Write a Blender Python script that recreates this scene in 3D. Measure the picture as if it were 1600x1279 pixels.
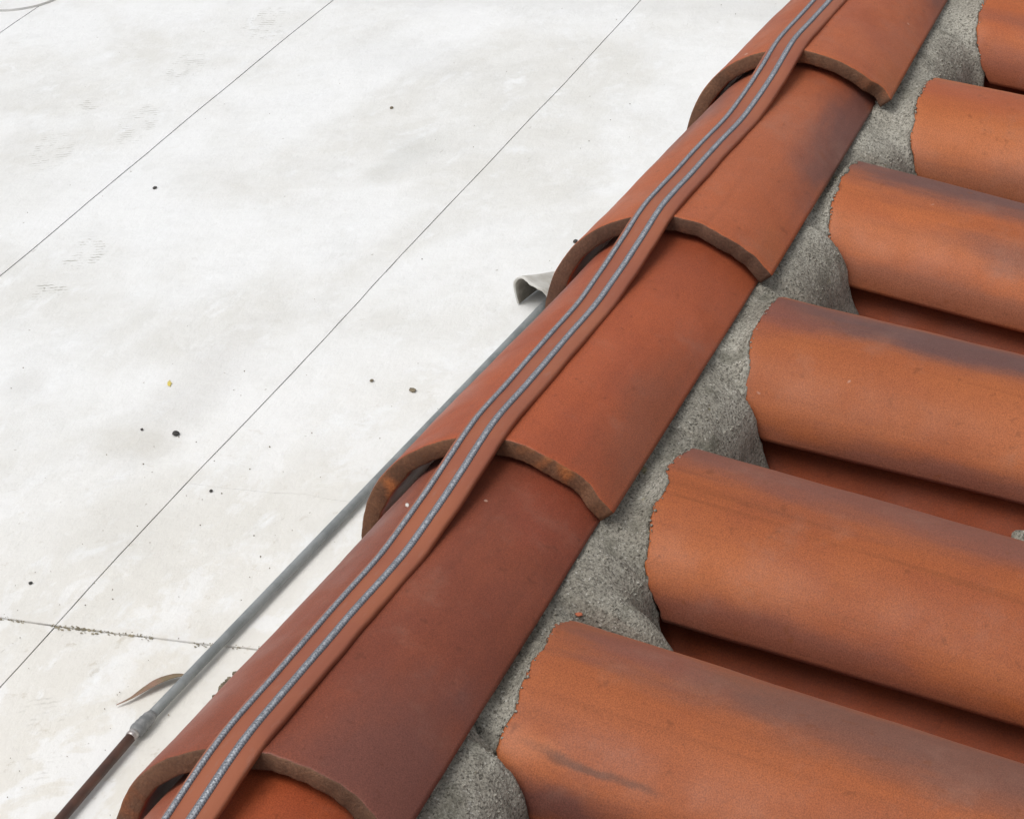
import bpy, bmesh, math, random
from mathutils import Vector, Matrix, noise

for o in list(bpy.data.objects):
    bpy.data.objects.remove(o, do_unlink=True)
SC = bpy.context.scene
COL = SC.collection
S = 0.35                      # one unit of the layout = the exposed length of one ridge tile, in metres
ZF = -2.2                     # the flat roof lies this many units below the axis of the ridge tiles
Z0 = -ZF                      # lift, so that the flat roof is z = 0

def W(x, y, z):
    return Vector((x * S, y * S, (z + Z0) * S))

# ------------------------------------------------------------------ camera
cam_d = bpy.data.cameras.new('camera')
cam_d.sensor_fit = 'HORIZONTAL'
cam_d.sensor_width = 36.0
cam_d.lens = 3944.67 / 1600.0 * 36.0
cam_d.clip_start = 0.05
cam_d.clip_end = 500.0
cam = bpy.data.objects.new('camera', cam_d)
COL.objects.link(cam)
cr = Vector((0.3679859, -0.9242281, -0.1019254))
cd = Vector((-0.4783082, -0.0941504, -0.8731306))
cf = Vector((0.7973755, 0.3700515, -0.4767119))
M = Matrix(((cr.x, -cd.x, -cf.x, 0), (cr.y, -cd.y, -cf.y, 0), (cr.z, -cd.z, -cf.z, 0), (0, 0, 0, 1)))
M.translation = W(-2.735816, -1.784946, 2.606040)
cam.matrix_world = M
SC.camera = cam

# ------------------------------------------------------------------ sky, sun, exposure (bright overcast)
SUN_EL, SUN_AZ = math.radians(64), math.radians(150)      # azimuth measured from +X (along the ridge) towards +Y (the flat roof)
world = bpy.data.worlds.new('World')
SC.world = world
world.use_nodes = True
wn = world.node_tree.nodes
wl = world.node_tree.links
for n in list(wn):
    wn.remove(n)
sky = wn.new('ShaderNodeTexSky')
sky.sky_type = 'NISHITA'
sky.sun_disc = False
sky.sun_elevation = SUN_EL
sky.sun_rotation = math.pi / 2 - SUN_AZ
sky.air_density = 1.0
sky.dust_density = 4.0
hs = wn.new('ShaderNodeHueSaturation')
hs.inputs['Saturation'].default_value = 0.16
bg = wn.new('ShaderNodeBackground')
bg.inputs['Strength'].default_value = 0.125
wo = wn.new('ShaderNodeOutputWorld')
wl.new(sky.outputs[0], hs.inputs['Color'])
wl.new(hs.outputs[0], bg.inputs['Color'])
wl.new(bg.outputs[0], wo.inputs['Surface'])

sun_d = bpy.data.lights.new('sun', 'SUN')
sun_d.energy = 1.05
sun_d.angle = math.radians(40)
sun_d.color = (1.0, 0.97, 0.92)
sun = bpy.data.objects.new('sun', sun_d)
COL.objects.link(sun)
sd = Vector((math.cos(SUN_EL) * math.cos(SUN_AZ), math.cos(SUN_EL) * math.sin(SUN_AZ), math.sin(SUN_EL)))
sun.rotation_euler = sd.to_track_quat('Z', 'Y').to_euler()

SC.view_settings.view_transform = 'Standard'
SC.view_settings.look = 'None'
SC.view_settings.exposure = 0.22
SC.view_settings.gamma = 1.0
SC.view_settings.use_curve_mapping = False

# ------------------------------------------------------------------ helpers
def tag(o, label=None, cat=None, group=None, kind=None):
    if label: o['label'] = label
    if cat: o['category'] = cat
    if group: o['group'] = group
    if kind: o['kind'] = kind
    return o

def empty(name, loc):
    o = bpy.data.objects.new(name, None)
    o.empty_display_size = 0.05
    o.location = loc
    COL.objects.link(o)
    return o

def mesh_obj(name, verts, faces, mats, parent=None, smooth=True, fmat=None, uvs=None):
    """verts in world metres; the object's origin is put at the first vertices' centre only for top-level things"""
    me = bpy.data.meshes.new(name)
    me.from_pydata([tuple(v) for v in verts], [], faces)
    for m in mats:
        me.materials.append(m)
    if fmat is not None:
        me.polygons.foreach_set('material_index', fmat)
    me.polygons.foreach_set('use_smooth', [smooth] * len(faces))
    if uvs is not None:
        uv = me.uv_layers.new(name='UVMap')
        li = [l.vertex_index for l in me.loops]
        flat = []
        for i in li:
            flat += uvs[i]
        uv.data.foreach_set('uv', flat)
    me.update()
    o = bpy.data.objects.new(name, me)
    COL.objects.link(o)
    if parent is not None:
        o.parent = parent
        o.matrix_parent_inverse = Matrix.Translation(-parent.location)
    return o

def fnoise(x, y=0.0, z=0.0, oct=3):
    return noise.fractal(Vector((x, y, z)), 1.0, 2.0, oct)

# ------------------------------------------------------------------ materials
class NT:
    def __init__(self, name):
        self.m = bpy.data.materials.new(name)
        self.m.use_nodes = True
        self.t = self.m.node_tree
        self.n = self.t.nodes
        self.n.clear()
        self.out = self.n.new('ShaderNodeOutputMaterial')
        self.b = self.n.new('ShaderNodeBsdfPrincipled')
        self.t.links.new(self.b.outputs[0], self.out.inputs['Surface'])
    def link(self, a, b):
        self.t.links.new(a, b)
    def val(self, sock, v):
        if hasattr(v, 'is_output') or isinstance(v, bpy.types.NodeSocket):
            self.link(v, sock)
        elif isinstance(v, (tuple, list)) and len(v) == 3 and sock.type == 'RGBA':
            sock.default_value = (*v, 1)
        else:
            sock.default_value = v
    def math(self, op, a, b=None, c=None, clamp=False):
        n = self.n.new('ShaderNodeMath'); n.operation = op; n.use_clamp = clamp
        self.val(n.inputs[0], a)
        if b is not None: self.val(n.inputs[1], b)
        if c is not None: self.val(n.inputs[2], c)
        return n.outputs[0]
    def mix(self, f, a, b, blend='MIX'):
        n = self.n.new('ShaderNodeMix'); n.data_type = 'RGBA'; n.blend_type = blend
        self.val(n.inputs[0], f); self.val(n.inputs[6], a); self.val(n.inputs[7], b)
        return n.outputs[2]
    def noise(self, vec, scale, detail=4, rough=0.55, dist=0.0):
        n = self.n.new('ShaderNodeTexNoise')
        n.inputs['Scale'].default_value = scale
        n.inputs['Detail'].default_value = detail
        n.inputs['Roughness'].default_value = rough
        n.inputs['Distortion'].default_value = dist
        if vec is not None: self.link(vec, n.inputs['Vector'])
        return n.outputs['Fac']
    def ramp(self, f, lo, hi, a=0.0, b=1.0):
        n = self.n.new('ShaderNodeMapRange'); n.interpolation_type = 'SMOOTHSTEP'
        self.val(n.inputs[0], f)
        n.inputs[1].default_value = lo; n.inputs[2].default_value = hi
        n.inputs[3].default_value = a; n.inputs[4].default_value = b
        return n.outputs[0]
    def pos(self):
        return self.n.new('ShaderNodeNewGeometry').outputs['Position']
    def mapping(self, vec, scale=(1, 1, 1), loc=(0, 0, 0), rot=(0, 0, 0)):
        n = self.n.new('ShaderNodeMapping')
        n.inputs['Scale'].default_value = scale
        n.inputs['Location'].default_value = loc
        n.inputs['Rotation'].default_value = rot
        self.link(vec, n.inputs['Vector'])
        return n.outputs[0]
    def sep(self, vec):
        n = self.n.new('ShaderNodeSeparateXYZ'); self.link(vec, n.inputs[0])
        return n.outputs
    def bump(self, h, strength, dist, prev=None):
        n = self.n.new('ShaderNodeBump')
        n.inputs['Strength'].default_value = strength
        n.inputs['Distance'].default_value = dist
        self.link(h, n.inputs['Height'])
        if prev is not None: self.link(prev, n.inputs['Normal'])
        return n.outputs[0]
    def done(self, color, rough=0.6, normal=None, spec=0.5, metal=0.0):
        self.val(self.b.inputs['Base Color'], color)
        self.val(self.b.inputs['Roughness'], rough)
        self.b.inputs['Specular IOR Level'].default_value = spec
        self.val(self.b.inputs['Metallic'], metal)
        if normal is not None: self.link(normal, self.b.inputs['Normal'])
        return self.m

def tile_mat(name, base, var, blobs, seed, streak=0.5, strcol=None, rough=0.58, specks=0.5, flecks=0.0, gain=1.0, dusty=0.22):
    """fired clay: base colour, cloudy variation, lengthwise streaks and flame-marks (blobs) in tile coordinates u, v"""
    t = NT(name)
    warm = lambda c: (c[0] * 0.82, c[1] * 0.82, c[2] * 0.66)
    base, var = tuple(gain * q for q in warm(base)), tuple(gain * q for q in warm(var))
    blobs = [(a, b, c, d, (e[0] * 0.88, e[1] * 0.85, e[2] * 0.76), k) for (a, b, c, d, e, k) in blobs]
    uv = t.n.new('ShaderNodeUVMap').outputs[0]
    uvs = t.mapping(uv, loc=(seed * 3.17, seed * 1.71, seed))
    P = t.mapping(t.pos(), loc=(seed * 0.37, seed * 0.91, 0))
    x = t.sep(uv)
    warp = t.noise(t.mapping(uvs, scale=(2.0, 2.5, 1)), 2.0, 3)
    wu = t.math('MULTIPLY_ADD', t.math('SUBTRACT', warp, 0.5), 0.13, x[0])
    warp2 = t.noise(t.mapping(uvs, scale=(3.0, 3.0, 1), loc=(7, 3, 1)), 2.0, 3)
    wv = t.math('MULTIPLY_ADD', t.math('SUBTRACT', warp2, 0.5), 0.25, x[1])
    cloud = t.noise(t.mapping(uvs, scale=(3.0, 3.0, 1)), 1.6, 4, 0.6)
    col = t.mix(t.ramp(cloud, 0.32, 0.7), base, var)
    st = t.noise(t.mapping(uvs, scale=(30.0, 1.3, 1)), 1.0, 4, 0.6)
    if strcol is None:
        strcol = tuple(c * 0.62 for c in base)
    col = t.mix(t.math('MULTIPLY', t.ramp(st, 0.48, 0.75), streak), col, strcol)
    patchy = t.noise(t.mapping(uvs, scale=(9.0, 4.0, 1), loc=(2, 9, 3)), 1.5, 5, 0.65)
    for (u0, du, v0, dv, c, k) in blobs:
        a = t.math('DIVIDE', t.math('SUBTRACT', wu, u0), du)
        b = t.math('DIVIDE', t.math('SUBTRACT', wv, v0), dv)
        r = t.math('SQRT', t.math('ADD', t.math('MULTIPLY', a, a), t.math('MULTIPLY', b, b)))
        r = t.math('MULTIPLY_ADD', t.math('SUBTRACT', patchy, 0.5), 0.9, r)
        msk = t.ramp(r, 1.25, 0.35)
        col = t.mix(t.math('MULTIPLY', msk, k), col, c)
    # fine clay grain, soot freckles and pale chips
    g = t.noise(P, 620.0, 3, 0.7)
    col = t.mix(t.ramp(g, 0.25, 0.75, 0.0, 0.42), col, (0.5, 0.5, 0.5), 'OVERLAY')
    g2 = t.noise(P, 1150.0, 2, 0.85)
    gm = t.n.new('ShaderNodeMix'); gm.data_type = 'RGBA'; gm.blend_type = 'MULTIPLY'
    gm.inputs[0].default_value = 1.0
    t.link(col, gm.inputs[6])
    gr = t.ramp(g2, 0.28, 0.72, 0.72, 1.28)
    cb = t.n.new('ShaderNodeCombineColor')
    for i in range(3): t.link(gr, cb.inputs[i])
    t.link(cb.outputs[0], gm.inputs[7])
    col = gm.outputs[2]
    fr = t.noise(P, 90.0, 3, 0.6)
    col = t.mix(t.ramp(fr, 0.62, 0.74, 0.0, 0.5), col, tuple(c * 0.5 for c in base))
    ch = t.noise(t.mapping(P, loc=(3, 5, 7)), 55.0, 2, 0.5)
    col = t.mix(t.ramp(ch, 0.772, 0.795, 0.0, specks), col, (0.55, 0.36, 0.28))
    scr = t.noise(t.mapping(uvs, scale=(90, 5, 1), rot=(0, 0, 0.5), loc=(1, 1, 5)), 1.0, 3, 0.6)
    col = t.mix(t.ramp(scr, 0.68, 0.76, 0.0, 0.35), col, var)
    dust = t.noise(t.mapping(P, loc=(8, 2, 5)), 16.0, 5, 0.7)
    col = t.mix(t.ramp(dust, 0.52, 0.75, 0.0, dusty), col, (0.32, 0.175, 0.125))
    rg = t.ramp(t.noise(P, 25.0, 3), 0.3, 0.7, rough - 0.12, rough + 0.06)
    nb = t.bump(g, 0.25, 0.0006)
    nb = t.bump(st, 0.12, 0.0015, nb)
    nb = t.bump(t.noise(P, 40.0, 3), 0.25, 0.0012, nb)
    if flecks:
        fa = t.ramp(t.math('ABSOLUTE', t.math('SUBTRACT', x[0], flecks)), 0.022, 0.006)
        fb = t.math('MULTIPLY', t.ramp(t.noise(t.mapping(uvs, scale=(60, 30, 1)), 2.0, 3, 0.7), 0.52, 0.6), t.ramp(t.noise(t.mapping(uvs, scale=(1, 6, 1)), 1.0, 2), 0.48, 0.6))
        col = t.mix(t.math('MULTIPLY', fa, fb), col, (0.62, 0.58, 0.55))
    t.b.inputs['Sheen Weight'].default_value = 0.03
    t.b.inputs['Sheen Roughness'].default_value = 0.45
    t.b.inputs['Sheen Tint'].default_value = (1.0, 0.93, 0.9, 1)
    return t.done(col, rg, nb, 0.32)

def clay_edge_mat(name, col, worn, seed):
    t = NT(name)
    P = t.mapping(t.pos(), loc=(seed, seed * 2, 0))
    c = t.mix(t.ramp(t.noise(P, 22.0, 4), 0.35, 0.65), col, tuple(0.6 * v for v in col))
    c = t.mix(t.ramp(t.noise(t.mapping(P, loc=(1, 2, 3)), 14.0, 3, 0.6, 0.5), 0.56, 0.66), c, worn)
    g = t.noise(P, 420.0, 4, 0.75)
    c = t.mix(t.ramp(g, 0.3, 0.75, 0.5, 0.0), c, (0.05, 0.03, 0.022))
    nb = t.bump(g, 0.7, 0.0016)
    return t.done(c, 0.85, nb, 0.25)

def simple_mat(name, c1, c2, scale, rough, bump=0.3, bscale=300, bd=0.0006, spec=0.4, metal=0.0):
    t = NT(name)
    P = t.pos()
    c = t.mix(t.ramp(t.noise(P, scale, 4, 0.6), 0.35, 0.65), c1, c2)
    return t.done(c, rough, t.bump(t.noise(P, bscale, 3), bump, bd), spec, metal)

ORANGE = (0.415, 0.118, 0.042)
BRICK = (0.33, 0.082, 0.036)
PURPLE = (0.150, 0.066, 0.062)
BROWN = (0.20, 0.070, 0.040)
MAROON = (0.165, 0.040, 0.027)

# mortar: sand and cement
def mortar_mat():
    t = NT('sanded_mortar')
    P = t.pos()
    big = t.noise(P, 9.0, 4, 0.6)
    c = t.mix(t.ramp(big, 0.35, 0.68), (0.26, 0.24, 0.20), (0.42, 0.40, 0.345))
    sand = t.noise(P, 480.0, 4, 0.8)
    c = t.mix(t.ramp(sand, 0.34, 0.56, 0.9, 0.0), c, (0.06, 0.055, 0.045))
    moss = t.noise(t.mapping(P, loc=(2, 3, 9)), 70.0, 2, 0.5)
    c = t.mix(t.ramp(moss, 0.72, 0.77, 0.0, 0.5), c, (0.20, 0.17, 0.05))
    s2 = t.noise(t.mapping(P, loc=(4, 4, 4)), 420.0, 2, 0.6)
    c = t.mix(t.ramp(s2, 0.6, 0.72, 0.0, 0.8), c, (0.52, 0.50, 0.45))
    patch = t.noise(t.mapping(P, loc=(9, 1, 4)), 28.0, 3, 0.6)
    c = t.mix(t.ramp(patch, 0.52, 0.70, 0.0, 0.6), c, (0.11, 0.105, 0.08))
    v = t.n.new('ShaderNodeTexVoronoi'); v.inputs['Scale'].default_value = 520.0
    t.link(P, v.inputs['Vector'])
    nb = t.bump(v.outputs['Distance'], 0.6, 0.0010)
    nb = t.bump(sand, 0.7, 0.0010, nb)
    return t.done(c, 0.95, nb, 0.15)
MORTAR = mortar_mat()

FOOT = [  # x, y (layout units), half length, half width, heading, strength
    (6.333, 4.518, 0.20, 0.115, 0.25, 0.8), (5.93, 4.486, 0.11, 0.10, 0.3, 0.9), (2.757, 2.592, 0.10, 0.08, 0.4, 0.35),
    (9.123, 4.951, 0.16, 0.11, 0.2, 0.6), (7.806, 5.066, 0.30, 0.12, 0.3, 0.55), (8.013, 5.498, 0.10, 0.10, 0.2, 0.6),
    (7.4, 5.35, 0.28, 0.13, 0.4, 0.5), (9.35, 5.10, 0.24, 0.12, 0.1, 0.6), (8.6, 5.2, 0.3, 0.12, 0.3, 0.5), (7.9, 6.2, 0.25, 0.12, 0.2, 0.4), (3.0, 2.75, 0.12, 0.1, 0.5, 0.3)]
SMUDGE = [(7.62, 3.42, 0.42, 0.17, -0.1, 0.42, (0.50, 0.50, 0.47)), (4.1, 3.05, 0.35, 0.3, 0.3, 0.2, (0.52, 0.5, 0.45)), (7.2, 4.3, 0.5, 0.25, 0.6, 0.15, (0.52, 0.5, 0.46)), (5.1, 4.1, 0.18, 0.16, 0.2, 0.25, (0.48, 0.46, 0.42)), (8.9, 4.0, 0.8, 0.3, 1.2, 0.16, (0.5, 0.5, 0.5)), (5.2, 3.33, 0.75, 0.22, 0.05, 0.30, (0.50, 0.48, 0.45)),
          (4.76, 3.40, 0.2, 0.28, 0.0, 0.30, (0.46, 0.43, 0.36)), (6.9, 5.35, 0.6, 0.5, 0.2, 0.16, (0.5, 0.48, 0.42)),
          (3.35, 2.45, 0.5, 0.25, 0.0, 0.16, (0.52, 0.46, 0.36))]

def membrane_mat(name, tone=1.0):
    """white elastomeric roof coating: roller sheen, scuffs, dust, sole prints"""
    t = NT(name)
    P = t.pos()
    a = tuple(v * tone for v in (0.76, 0.767, 0.767))
    b = tuple(v * tone for v in (0.665, 0.66, 0.635))
    big = t.noise(P, 2.3, 5, 0.6, 0.4)
    c = t.mix(t.ramp(big, 0.38, 0.66), a, b)
    mot = t.noise(t.mapping(P, loc=(6, 1, 3)), 8.0, 6, 0.68, 0.5)
    c = t.mix(t.ramp(mot, 0.46, 0.72, 0.0, 0.26), c, tuple(v * tone for v in (0.565, 0.56, 0.535)))
    # warmer and dirtier towards the parapet, where dust collects
    xyz = t.sep(P)
    near = t.ramp(t.math('MULTIPLY_ADD', t.math('SUBTRACT', big, 0.5), 0.5, t.math('ADD', xyz[0], xyz[1])), 3.4, 1.4)
    c = t.mix(t.math('MULTIPLY', near, 0.75), c, tuple(v * tone for v in (0.70, 0.665, 0.60)))
    # fresh white dabs
    dab = t.noise(t.mapping(P, scale=(1.0, 1.7, 1), loc=(3, 8, 0), rot=(0, 0, 0.5)), 9.0, 4, 0.6, 0.6)
    dabm = t.math('MULTIPLY', t.ramp(dab, 0.50, 0.70), t.ramp(t.noise(t.mapping(P, loc=(2, 6, 1)), 17.0, 4, 0.7), 0.42, 0.62, 0.1, 0.8))
    c = t.mix(dabm, c, (0.80, 0.81, 0.815))
    sm1 = t.noise(t.mapping(P, loc=(11, 4, 2), scale=(1, 1.3, 1)), 5.5, 6, 0.62, 1.2)
    sm2 = t.noise(t.mapping(P, loc=(1, 14, 2)), 36.0, 4, 0.65, 0.8)
    sm3 = t.ramp(t.math('MULTIPLY_ADD', t.math('SUBTRACT', sm2, 0.5), 0.22, sm1), 0.50, 0.60)
    c = t.mix(t.math('MULTIPLY', sm3, t.math('MULTIPLY_ADD', near, 0.5, 0.2)), c, (0.80, 0.805, 0.81))
    band = t.ramp(t.math('MULTIPLY_ADD', t.math('SUBTRACT', t.noise(P, 14.0, 4), 0.5), 0.22, xyz[0]), 3.34, 3.42)
    c = t.mix(t.math('MULTIPLY', band, 0.45), c, (0.62, 0.62, 0.61))
    # scuffs: short dashes
    sc = t.noise(t.mapping(P, scale=(14, 34, 1), rot=(0, 0, 0.85)), 1.5, 4, 0.65)
    scm = t.math('MULTIPLY', t.ramp(sc, 0.66, 0.74), t.ramp(t.noise(P, 3.1, 3), 0.5, 0.62))
    c = t.mix(t.math('MULTIPLY', scm, 0.42), c, (0.30, 0.28, 0.24))
    # dust specks
    sp = t.noise(P, 60.0, 2, 0.5)
    c = t.mix(t.ramp(sp, 0.755, 0.78, 0.0, 0.5), c, (0.25, 0.22, 0.18))
    dirt = t.noise(t.mapping(P, loc=(5, 5, 0)), 30.0, 4, 0.7)
    c = t.mix(t.math('MULTIPLY', t.ramp(dirt, 0.60, 0.72), t.math('MULTIPLY_ADD', near, 0.35, 0.08)), c, (0.36, 0.30, 0.21))
    for (sx, sy, rx, ry, an, k, colr) in SMUDGE:
        m = t.mapping(t.mapping(P, loc=(-sx * S, -sy * S, 0)), rot=(0, 0, -an))
        q = t.sep(m)
        u = t.math('DIVIDE', q[0], rx * S); v = t.math('DIVIDE', q[1], ry * S)
        r = t.math('SQRT', t.math('ADD', t.math('MULTIPLY', u, u), t.math('MULTIPLY', v, v)))
        r = t.math('MULTIPLY_ADD', t.math('SUBTRACT', t.noise(P, 12.0, 4), 0.5), 0.9, r)
        c = t.mix(t.math('MULTIPLY', t.ramp(r, 1.1, 0.2), k), c, tuple(vv * tone for vv in colr))
    # sole prints: wavy lugs broken by noise inside an oval
    pm = None
    for (sx, sy, rx, ry, an, k) in FOOT:
        m = t.mapping(t.mapping(P, loc=(-sx * S, -sy * S, 0)), rot=(0, 0, -an))
        q = t.sep(m)
        u = t.math('DIVIDE', q[0], rx * S); v = t.math('DIVIDE', q[1], ry * S)
        r = t.math('SQRT', t.math('ADD', t.math('MULTIPLY', u, u), t.math('MULTIPLY', v, v)))
        zig = t.math('MULTIPLY', t.math('PINGPONG', t.math('MULTIPLY', q[1], 170.0), 1.0), 1.1)
        lug = t.ramp(t.math('SINE', t.math('ADD', t.math('MULTIPLY', q[0], 620.0), zig)), 0.1, 0.7)
        brk = t.ramp(t.noise(t.mapping(P, loc=(sx, sy, 0)), 34.0, 4, 0.65), 0.47, 0.62)
        one = t.math('MULTIPLY', t.math('MULTIPLY', t.ramp(r, 1.0, 0.75), lug), t.math('MULTIPLY', brk, k))
        pm = one if pm is None else t.math('MAXIMUM', pm, one)
    c = t.mix(t.math('MULTIPLY', pm, 0.95), c, (0.31, 0.30, 0.26))
    h = t.noise(P, 5.0, 5, 0.55)
    nb = t.bump(h, 0.35, 0.02)
    nb = t.bump(t.noise(t.mapping(P, scale=(1, 2.2, 1), rot=(0, 0, 0.7)), 26.0, 4, 0.6), 0.35, 0.006, nb)
    nb = t.bump(t.noise(P, 240.0, 3), 0.25, 0.0012, nb)
    return t.done(c, t.ramp(dab, 0.45, 0.68, 0.62, 0.42), nb, 0.4)

MEMBRANE = membrane_mat('white_roof_membrane')
SUBSTRATE = simple_mat('dark_joint_filler', (0.22, 0.21, 0.20), (0.32, 0.30, 0.27), 30, 0.9)
STUCCO = simple_mat('parapet_stucco', (0.55, 0.52, 0.47), (0.45, 0.42, 0.37), 8, 0.9, 0.6, 120, 0.002)
FELT = simple_mat('roofing_felt', (0.04, 0.038, 0.036), (0.06, 0.055, 0.05), 20, 0.9)
GROUND = simple_mat('paving', (0.18, 0.17, 0.16), (0.24, 0.23, 0.21), 1.5, 0.9)

# ------------------------------------------------------------------ setting
def box(name, x0, x1, y0, y1, z0, z1, mat, parent=None):
    v = [W(x, y, z) for z in (z0, z1) for (x, y) in ((x0, y0), (x1, y0), (x1, y1), (x0, y1))]
    f = [(3, 2, 1, 0), (4, 5, 6, 7), (0, 1, 5, 4), (1, 2, 6, 5), (2, 3, 7, 6), (3, 0, 4, 7)]
    return mesh_obj(name, v, f, [mat], parent, False)

g = mesh_obj('ground', [Vector((x, y, -3.2)) for x, y in ((-60, -60), (60, -60), (60, 60), (-60, 60))], [(0, 1, 2, 3)], [GROUND], None, False)
tag(g, kind='structure')

roof = box('flat_roof', -6, 30, 0.24, 26, ZF - 0.6, ZF - 0.022, SUBSTRATE)
tag(roof, 'flat roof in white coating with sheet seams', None, None, 'structure')

# sheets of the membrane, butted with open joints; edges wander a little
YS = [0.262, 2.985, 4.815, 6.635, 8.9, 12.0, 26.0]
XS = [-6.0, 3.50, 12.5, 20.0, 30.0]
def ywander(x, j):
    return 0.018 * fnoise(x * 0.45, j * 5.3, 0.0) + 0.002 * fnoise(x * 6, j * 3.1, 2.0)
def xwander(y, i):
    a = 0.03 * fnoise(y * 0.8, i * 4.1, 7.0) + 0.010 * fnoise(y * 7, i * 2.7, 3.0)
    return a
GAP = 0.0045
def sheet(i, j, XS=XS):
    x0, x1, y0, y1 = XS[i], XS[i + 1], YS[j], YS[j + 1]
    nx = max(2, int((x1 - x0) / 0.12)); ny = max(2, int((y1 - y0) / 0.12))
    ztop = ZF + (-0.004 if i == 0 else 0.0) + 0.0012 * j
    verts, faces, idx = [], [], {}
    gx0 = GAP if i else 0; gx1 = GAP
    def pt(a, b):
        u, v = a / nx, b / ny
        yb = y0 + v * (y1 - y0)
        xa = x0 + (xwander(yb, i) if i else 0) + GAP * (1.2 if i == 1 else 0.3)
        xb = x1 + (xwander(yb, i + 1) if i + 1 < len(XS) - 1 else 0)
        x = xa + u * (xb - xa)
        ya = y0 + (ywander(x, j) if j else 0) + GAP * (1.25 if j >= 2 else 0.9)
        yc = y1 + ywander(x, j + 1) - GAP * 0.2
        y = ya + v * (yc - ya)
        edge = min(u * (x1 - x0), (1 - u) * (x1 - x0), v * (y1 - y0), (1 - v) * (y1 - y0))
        z = ztop + 0.004 * fnoise(x * 0.9, y * 0.9, 1.0) * min(1, edge * 6)
        return x, y, z
    for a in range(nx + 1):
        for b in range(ny + 1):
            x, y, z = pt(a, b)
            idx[(a, b)] = len(verts); verts.append(W(x, y, z))
    for a in range(nx):
        for b in range(ny):
            faces.append((idx[(a, b)], idx[(a + 1, b)], idx[(a + 1, b + 1)], idx[(a, b + 1)]))
    # skirt down into the joint
    ring = [(a, 0) for a in range(nx)] + [(nx, b) for b in range(ny)] + [(a, ny) for a in range(nx, 0, -1)] + [(0, b) for b in range(ny, 0, -1)]
    base = len(verts)
    n = len(ring)
    for ab in ring:
        verts.append(verts[idx[ab]].copy())
    for ab in ring:
        p = verts[idx[ab]]
        verts.append(Vector((p.x, p.y, p.z - 0.006)))
    for k in range(n):
        faces.append((base + k, base + n + k, base + n + (k + 1) % n, base + (k + 1) % n))
    m = MEMBRANE
    return mesh_obj('membrane_sheet', verts, faces, [m], roof, True)
XS0 = [-6.0, 3.50, 4.50, 12.5, 20.0, 30.0]          # the column beside the parapet has one more lap
for j in range(len(YS) - 1):
    rows = XS0 if j == 0 else XS
    for i in range(len(rows) - 1):
        sheet(i, j, rows)

# dirt that has settled along the cross lap
DIRT = simple_mat('settled_dirt', (0.30, 0.26, 0.18), (0.16, 0.14, 0.10), 60, 0.95)
rnd = random.Random(5)
v, f = [], []
y = 2.15
while y < 3.6:
    x = XS[1] + xwander(y, 1)
    dens = fnoise(y * 5.0, 3.0, 1.0)
    if dens > -0.2 + 0.25 * rnd.random():
        for q in range(2):
            px = x + rnd.gauss(0, 0.0075); py = y + rnd.uniform(-0.01, 0.01)
            r = rnd.uniform(0.0012, 0.0042) * (1 + max(0, dens))
            b = len(v)
            for kk in range(6):
                a = kk / 6 * 6.283 + rnd.random()
                v.append(W(px + r * rnd.uniform(.6, 1.2) * math.cos(a), py + r * 1.6 * rnd.uniform(.6, 1.2) * math.sin(a), ZF - 0.001))
            v.append(W(px, py, ZF + 0.0005 + r * 0.6))
            for kk in range(6):
                f.append((b + kk, b + (kk + 1) % 6, b + 6))
    y += 0.008
tag(mesh_obj('seam_dirt', v, f, [DIRT]), 'brown dirt settled along the cross seam of the white roof', 'dirt', None, 'stuff')

wall = box('parapet_wall', -6, 12, -0.20, 0.235, ZF - 2.0, -0.02, STUCCO)
tag(wall, 'plastered parapet wall carrying the row of ridge tiles', 'wall')

# ------------------------------------------------------------------ tiled slope
BETA = 0.1821
SZ = 0.06
TS = Vector((0, -math.cos(BETA), -math.sin(BETA)))
TN = Vector((0, -math.sin(BETA), math.cos(BETA)))
def slope(x, s, n):
    p = Vector((x, 0, SZ)) + TS * s + TN * n
    return W(p.x, p.y, p.z)
v = [slope(x, s, n) for n in (-0.30, -0.165) for (x, s) in ((-6, 0.1), (12, 0.1), (12, 7.5), (-6, 7.5))]
deck = mesh_obj('roof_slope', v, [(3, 2, 1, 0), (4, 5, 6, 7), (0, 1, 5, 4), (1, 2, 6, 5), (2, 3, 7, 6), (3, 0, 4, 7)], [FELT], None, False)
tag(deck, 'felted roof slope under the terracotta tiles', None, None, 'structure')

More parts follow.
